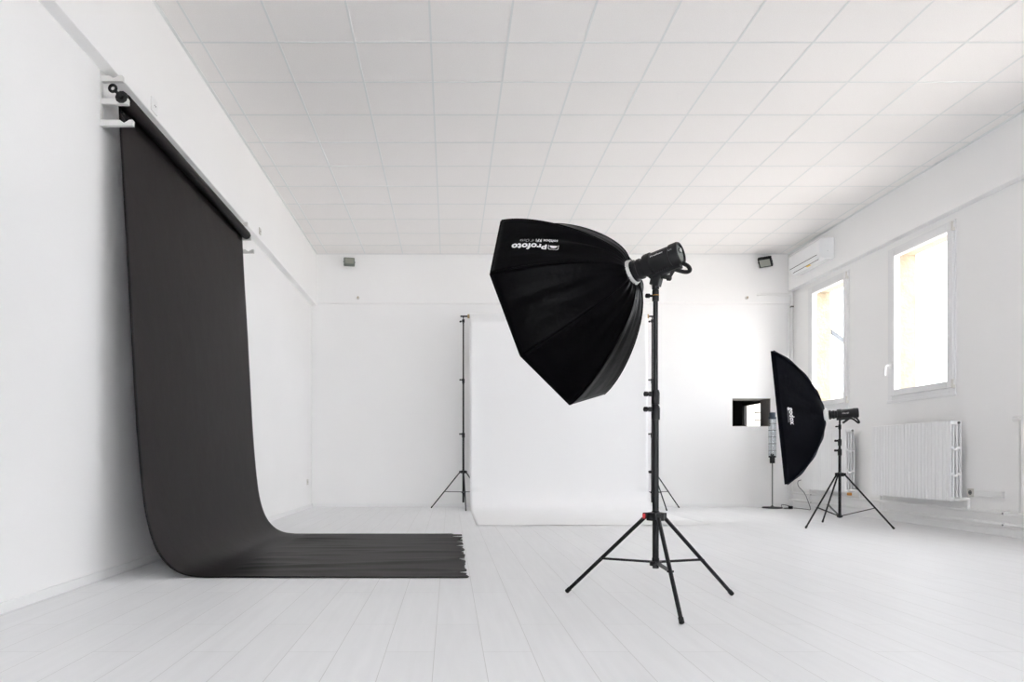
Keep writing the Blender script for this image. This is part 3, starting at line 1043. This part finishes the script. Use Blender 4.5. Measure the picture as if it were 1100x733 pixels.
# ------------------------------------------------------------------ radiators, pipes
def radiator(y_near, n, label, valve_side=None):
    pitch = 0.06
    z0, z1 = 0.315, 1.170
    xf, xb = 5.304, 5.425
    r = thing('radiator', ((xf + xb) / 2, y_near + n * pitch / 2, z0), label, 'radiator', 'white column radiators on the window wall')
    cw = 0.0150
    cols = [xf, xf + 0.035, xf + 0.070, xf + 0.106]
    ties = [[z0, 0.036], [z0 + 0.275, 0.026], [z0 + 0.555, 0.026], [z1 - 0.040, 0.040]]
    g = MB()
    for i in range(n):
        ya = y_near + i * pitch + 0.002
        yb = ya + pitch - 0.0045
        for c, x in enumerate(cols):
            a, b = (ya, yb) if c in (0, 3) else (ya + 0.008, yb - 0.008)
            g.box((x, a, z0), (x + cw, b, z1))
        for c in range(3):
            dz = -0.018 if c == 1 else 0
            for q, (zt, h) in enumerate(ties):
                d = 0 if q in (0, 3) else dz
                g.box((cols[c] + cw - 0.001, ya + 0.006, zt + d), (cols[c + 1] + 0.001, yb - 0.006, zt + d + h))
        # nipples joining sections
    g.tube(((xf + xb) / 2, y_near + 0.01, z0 + 0.02), ((xf + xb) / 2, y_near + n * pitch - 0.01, z0 + 0.02), 0.017)
    g.tube(((xf + xb) / 2, y_near + 0.01, z1 - 0.02), ((xf + xb) / 2, y_near + n * pitch - 0.01, z1 - 0.02), 0.017)
    g.build('radiator_body', M_rad, r, bevel=0.003, smooth=False)
    for yy in (y_near + 0.25, y_near + n * pitch - 0.25):
        MB().box((xb - 0.03, yy - 0.01, z1 - 0.16), (XR, yy + 0.01, z1 - 0.13)).build('wall_bracket', M_pipe, r)
        MB().box((xb - 0.03, yy - 0.01, z0 + 0.1), (XR, yy + 0.01, z0 + 0.13)).build('wall_bracket', M_pipe, r)
    MB().lathe(((xf + xb) / 2 + 0.03, y_near + 0.006, z1 - 0.022), (0, -1, 0), [(0, 0.014), (0.008, 0.014), (0.010, 0.006)], 12).build('vent_plug', M_grey, r)
    return r, (xf + xb) / 2


r1, xm = radiator(9.72, 20, 'white column radiator partly hidden behind the tall dark softbox')
r2, xm = radiator(7.69, 24, 'long white column radiator under the nearer window')
r3, xm = radiator(5.30, 24, 'white column radiator with round thermostat valve, mostly out of frame')
MB().obox((5.36, 9.735, 0.295), (1, 0, 0), (0, 1, 0), (0, 0, 1), 0.016, 0.03, 0.018).build('drain_plug', M_orange, r1)

PXX = XR - 0.045
ZU, ZL = 0.232, 0.118
root = thing('heating_pipe', (PXX, 8.5, 0.05), 'x', 'pipe', 'heating pipes')
root['label'] = 'upper of the two white heating pipes under the radiators'
yb_ = YB - 0.045


def bend(pts, rad=0.05, n=5):
    pts = [Vector(p) for p in pts]
    out = [pts[0]]
    for i in range(1, len(pts) - 1):
        a = (pts[i - 1] - pts[i]).normalized()
        b = (pts[i + 1] - pts[i]).normalized()
        p0, p2 = pts[i] + a * rad, pts[i] + b * rad
        for k in range(n + 1):
            t = k / n
            out.append(p0 * (1 - t) ** 2 + pts[i] * 2 * t * (1 - t) + p2 * t * t)
    out.append(pts[-1])
    return out


# visible thermostat valve at the far top of the third radiator
g = MB().lathe((5.37, 6.74, 1.143), (0, 1, 0), [(0, 0.014), (0.10, 0.014), (0.105, 0.024), (0.165, 0.026), (0.175, 0.015)], 16)
g.build('thermostat_valve', M_trim, r3)
MB().path(bend([(5.37, 6.84, 1.143), (5.44, 6.93, 1.143), (5.44, 6.93, ZU + 0.02)], 0.03), 0.010, 10).build('feed_pipe', M_pipe, r3)
MB().box((5.335, 6.60, 1.168), (5.36, 6.70, 1.182)).build('air_vent', M_trim, r3)
XU = XR - 0.03
MB().tube((PXX, YF + 0.1, ZU), (PXX, 11.44, ZU), 0.018, seg=12).build('pipe_run', M_pipe, root)
tag(MB().path(bend([(PXX, 11.44, ZU), (PXX, yb_ - 0.01, ZU), (PXX, yb_ - 0.01, 3.385), (4.95, yb_ - 0.01, 3.385), (4.90, YB - 0.03, 3.385)], 0.045), 0.018, 12).build('riser_pipe', M_pipe, loc=(PXX, yb_, ZU)),
    'white riser pipe in the room corner that bends onto the back wall near the beam', 'pipe', 'riser pipes')
tag(MB().path(bend([(PXX, 11.44, ZL), (PXX, yb_ - 0.01, ZL), (5.40, yb_ - 0.01, ZL), (5.40, yb_ - 0.01, 3.24)], 0.045), 0.016, 12).build('riser_pipe', M_pipe, loc=(5.42, yb_, ZL)),
    'thin white riser pipe running straight up just inside the bent corner pipe', 'pipe', 'riser pipes')
g = MB().tube((PXX, YF + 0.1, ZL), (PXX, 11.44, ZL), 0.018, seg=12)
root2 = thing('heating_pipe', (PXX, 8.5, 0.05), 'lower of the two white heating pipes, closest to the floor', 'pipe', 'heating pipes')
g.build('pipe_run', M_pipe, root2)
# feeds from the pipes up to the radiators
for (rr_, yn, n) in ((r1, 9.72, 20), (r2, 7.69, 24), (r3, 5.30, 24)):
    far = yn + n * 0.06
    MB().path(bend([(xm, far - 0.02, 0.335), (xm, far + 0.045, 0.335), (PXX, far + 0.045, 0.335), (PXX, far + 0.045, ZL)], 0.02), 0.0145, 10).build('feed_pipe', M_pipe, rr_)
    MB().path(bend([(xm, yn + 0.02, 0.345), (xm, yn - 0.075, 0.345), (PXX, yn - 0.075, 0.345), (PXX, yn - 0.075, ZU)], 0.02), 0.017, 10).build('feed_pipe', M_pipe, rr_)
for yy in (7.12, 10.9, 4.0, 1.0):
    for rt, zz in ((root, ZU), (root2, ZL)):
        MB().box((PXX - 0.022, yy - 0.012, zz - 0.022), (XR - 0.014 if zz < 0.1 else XR, yy + 0.012, zz + 0.022)).build('pipe_clip', M_pipe, rt)
        MB().tube((PXX - 0.022, yy, zz - 0.004), (PXX - 0.026, yy, zz - 0.004), 0.009).build('clip_screw', M_grey, rt)
for zz in (3.18,):
    tag(MB().box((PXX - 0.022, yb_ - 0.032, zz), (PXX + 0.022, yb_ + 0.044, zz + 0.022)).build('pipe_clip', M_grey, loc=(PXX, yb_, zz)), 'small grey clip high on the bent corner pipe', 'clip')

# ------------------------------------------------------------------ air conditioner
root = thing('air_conditioner', (5.40, 10.64, 3.58), 'white split air conditioner high above the far window by the corner', 'air conditioner')
pr = [(5.398, 3.585), (5.27, 3.575), (5.215, 3.60), (5.185, 3.66), (5.178, 3.74), (5.185, 3.84), (5.205, 3.872), (5.398, 3.878)]
y0, y1 = 10.18, 11.10
m = len(pr)
g = MB().add([(a, y0, b) for a, b in pr] + [(a, y1, b) for a, b in pr], [tuple(range(m)), tuple(range(2 * m - 1, m - 1, -1))] + [(i + m, (i + 1) % m + m, (i + 1) % m, i) for i in range(m)])
g.build('casing', M_ac, root, bevel=0.012, smooth=True, angle=20)
d1 = Vector((5.215 - 5.185, 0, 3.60 - 3.66)).normalized()
nrm = Vector((-d1.z * -1, 0, d1.x * -1))
nrm = Vector((-0.894, 0, -0.447))
MB().obox((5.188, (y0 + y1) / 2 + 0.02, 3.652), d1, (0, 1, 0), nrm, 0.004, 0.40, 0.004).build('air_slot', M_slot, root, smooth=False)
dd = Vector((5.27 - 5.215, 0, 3.575 - 3.60)).normalized()
nn = Vector((-0.414, 0, -0.91))
MB().obox((5.204, (y0 + y1) / 2 + 0.02, 3.618), d1, (0, 1, 0), nrm, 0.026, 0.385, 0.004).build('louver', M_ac, root, smooth=False)
MB().obox((5.222, (y0 + y1) / 2 + 0.02, 3.594), dd, (0, 1, 0), nn, 0.003, 0.38, 0.003).build('air_slot', M_slot, root, smooth=False)
MB().obox((5.236, 10.60, 3.588), dd, (0, 1, 0), nn, 0.014, 0.055, 0.003).build('sticker', M_yellow, root, smooth=False)
MB().lathe((5.30, y0 + 0.004, 3.69), (0, -1, 0), [(0, 0.008), (0.004, 0.006)], 10).build('screw_cap', M_grey, root)


# ------------------------------------------------------------------ floodlights, sockets, hooks
def floodlight(px, pz, rotz, tilt, label, mframe, w=0.17, h=0.13):
    base = Vector((px, YB - 0.035, pz))
    r = thing('floodlight', base, label, 'floodlight', 'floodlights on the back wall')
    R_ = Matrix.Rotation(rotz, 3, 'Z') @ Matrix.Rotation(tilt, 3, 'X')
    c = base + Vector((0, -0.11, -0.005))
    ax, ay, az = R_ @ Vector((1, 0, 0)), R_ @ Vector((0, 1, 0)), R_ @ Vector((0, 0, 1))
    MB().obox(c, ax, ay, az, w / 2, 0.028, h / 2).build('housing', mframe, r, bevel=0.008)
    MB().obox(c - ay * 0.028, ax, ay, az, w / 2 - 0.022, 0.0035, h / 2 - 0.022).build('lamp_glass', M_lampglass, r, bevel=0.002)
    g = MB()
    for k in range(5):
        g.obox(c + ay * 0.034 + ax * (k - 2) * 0.028, ax, ay, az, 0.003, 0.010, h / 2 - 0.01)
    g.build('cooling_fin', mframe, r)
    g = MB()
    for s in (-1, 1):
        p0 = c + ax * s * (w / 2 + 0.006)
        p1 = Vector((p0.x * 0.5 + base.x * 0.5 + s * 0.03, base.y - 0.004, base.z + 0.01))
        g.obox((p0 + p1) / 2, p1 - p0, (0, 0, 1), (p1 - p0).cross(Vector((0, 0, 1))), (p1 - p0).length / 2, 0.010, 0.003)
    g.obox(base + Vector((0, -0.004, 0.01)), (1, 0, 0), (0, 1, 0), (0, 0, 1), 0.065, 0.004, 0.012)
    g.build('bracket', mframe, r)
    return r


floodlight(-1.585, 3.885, math.radians(14), math.radians(-14), 'small grey-green floodlight under the ceiling on the bare side of the back wall', M_greybox)
floodlight(4.985, 3.885, math.radians(-38), math.radians(48), 'small black floodlight with pale glass near the air conditioner', M_black, 0.20, 0.17)


def socket(c, nx, ny, size, label, group=None, mcol=None, shutter=False):
    """small wall plate facing (nx, ny)"""
    n = Vector((nx, ny, 0))
    s = n.cross(Vector((0, 0, 1)))
    r = thing('wall_socket', c, label, 'wall socket', group)
    c = Vector(c)
    MB().obox(c + n * 0.005, s, n, (0, 0, 1), size / 2, 0.005, size / 2).build('cover_plate', mcol or M_socket, r, bevel=0.002)
    MB().lathe(c + n * 0.0085, n, [(0, size * 0.30), (0.004, size * 0.30), (0.004, size * 0.26), (0.0022, size * 0.25)], 20).build('socket_well', M_grey if shutter else (mcol or M_socket), r)
    for q in (-1, 1):
        MB().tube(c + n * 0.0105 + s * size * 0.1 * q, c + n * 0.0128 + s * size * 0.1 * q, 0.004).build('pin_hole', M_slot, r)
    return r


socket((-2.12, 5.20, 3.29), 1, 0, 0.10, 'small white wall socket on the beam above the near part of the black roll', None, M_trim)
socket((-2.12, 8.10, 3.305), 1, 0, 0.07, 'small pale wall plate on the beam past the far paper bracket')
socket((XL, 11.25, 0.41), 1, 0, 0.085, 'low wall socket beyond the black paper near the far corner')
socket((XR, 7.68 - 0.035, 0.41), -1, 0, 0.085, 'grey wall socket low beside the long radiator', None, M_socket, True)
MB_ = MB().box((XR - 0.03, 7.18, 0.38), (XR, 7.56, 0.44))
tag(MB_.build('cable_trunking', M_trim, loc=(XR, 7.37, 0.38), bevel=0.003), 'short white cable trunking starting at the grey wall socket', 'trunking')
for xx, zz, lb in ((-1.46, 3.335, 'tiny brown hook on the back wall below the grey-green floodlight'), (4.735, 3.335, 'tiny brown hook on the back wall below the black floodlight')):
    r = thing('wall_hook', (xx, YB - 0.035, zz), lb, 'wall hook', 'hooks on the back beam')
    MB().lathe((xx, YB - 0.035, zz), (0, -1, 0), [(0, 0.028), (0.004, 0.028), (0.006, 0.02)], 16).build('hook_plate', M_bracket, r)
    MB().path(smoothpath([(xx, YB - 0.038, zz), (xx, YB - 0.06, zz), (xx + 0.004, YB - 0.07, zz - 0.01), (xx + 0.004, YB - 0.068, zz + 0.018)], 4), 0.006).build('hook', M_card, r)

# ------------------------------------------------------------------ floor lamp by the corner
LX, LY = 5.035, 11.33
root = thing('floor_lamp', (LX, LY, 0), 'slim floor lamp with clear tubular shade and round black base by the back corner', 'floor lamp')
MB().lathe((LX, LY, 0), (0, 0, 1), [(0, 0.15), (0.012, 0.15), (0.02, 0.14), (0.024, 0.03), (0.04, 0.012)], 40).build('base', M_black, root)
MB().tube((LX, LY, 0.03), (LX, LY, 0.72), 0.010).build('pole', M_grey, root)
MB().lathe((LX, LY, 0.70), (0, 0, 1), [(0, 0.03), (0.0, 0.038), (0.09, 0.038), (0.09, 0.056), (0.115, 0.056), (0.115, 0.03), (0.15, 0.024)], 24).build('lamp_socket', M_black, root)
g = MB()
g.lathe((LX, LY, 0.815), (0, 0, 1), [(0, 0.055), (0.575, 0.055), (0.575, 0.052), (0, 0.052), (0, 0.055)], 32, closed=False)
g.build('lamp_shade', M_acryl, root)
g = MB()
for k in range(5):
    z = 0.90 + 0.105 * k
    g.path([(LX + 0.057 * math.cos(a), LY + 0.057 * math.sin(a), z) for a in [2 * PI * i / 24 for i in range(25)]], 0.0035, 6)
for k in range(4):
    a = PI / 4 + k * PI / 2
    g.tube((LX + 0.057 * math.cos(a), LY + 0.057 * math.sin(a), 0.81), (LX + 0.057 * math.cos(a), LY + 0.057 * math.sin(a), 1.40), 0.0022, seg=6)
g.build('wire_cage', M_grey, root)
MB().tube((LX, LY, 0.84), (LX, LY, 1.33), 0.016).build('light_tube', M_diff, root)
MB().lathe((LX, LY, 1.39), (0, 0, 1), [(0, 0.03), (0.0, 0.057), (0.03, 0.057), (0.03, 0.045), (0.10, 0.045), (0.105, 0.03)], 24).build('top_cap', mat('blue_black_cap', (0.03, 0.045, 0.07), 0.4), root)
tag(MB().path(smoothpath([(LX + 0.15, LY, 0.006), (5.22, 11.40, 0.05), (5.30, 11.30, 0.03), (5.24, 11.10, 0.006), (5.15, 11.2, 0.006), (5.27, 11.3, 0.006), (5.37, 11.2, 0.006), (5.40, 11.0, 0.006),
                          (5.34, 10.75, 0.02), (5.28, 10.68, 0.12), (5.24, 10.72, 0.26), (5.235, 10.9, 0.36), (5.27, 10.98, 0.43), (5.29, 10.93, 0.45)], 6), 0.0045, 8).build('power_cord', M_cord, loc=(5.2, 11.2, 0)),
    'thin dark power cord looping on the floor and up to the far radiator', 'cord')
tag(MB().obox((5.245, 11.17, 0.022), (1, 0.3, 0), (-0.3, 1, 0), (0, 0, 1), 0.03, 0.02, 0.021).build('foot_switch', M_black, loc=(5.245, 11.17, 0), bevel=0.006),
    'small black foot switch on the floor beside the floor lamp base', 'switch')

# shelf behind the hatch
root = thing('wall_shelf', (5.35, 12.25, 1.3), 'dark shelf seen through the hatch in the back wall', 'shelf')
for zz in (1.42, 1.545):
    MB().box((5.16, 12.20, zz), (5.485, 12.31, zz + 0.018)).build('shelf_board', M_dark, root, smooth=False)
MB().box((5.47, 12.22, 1.30), (5.488, 12.29, 1.75)).build('upright', M_dark, root, smooth=False)
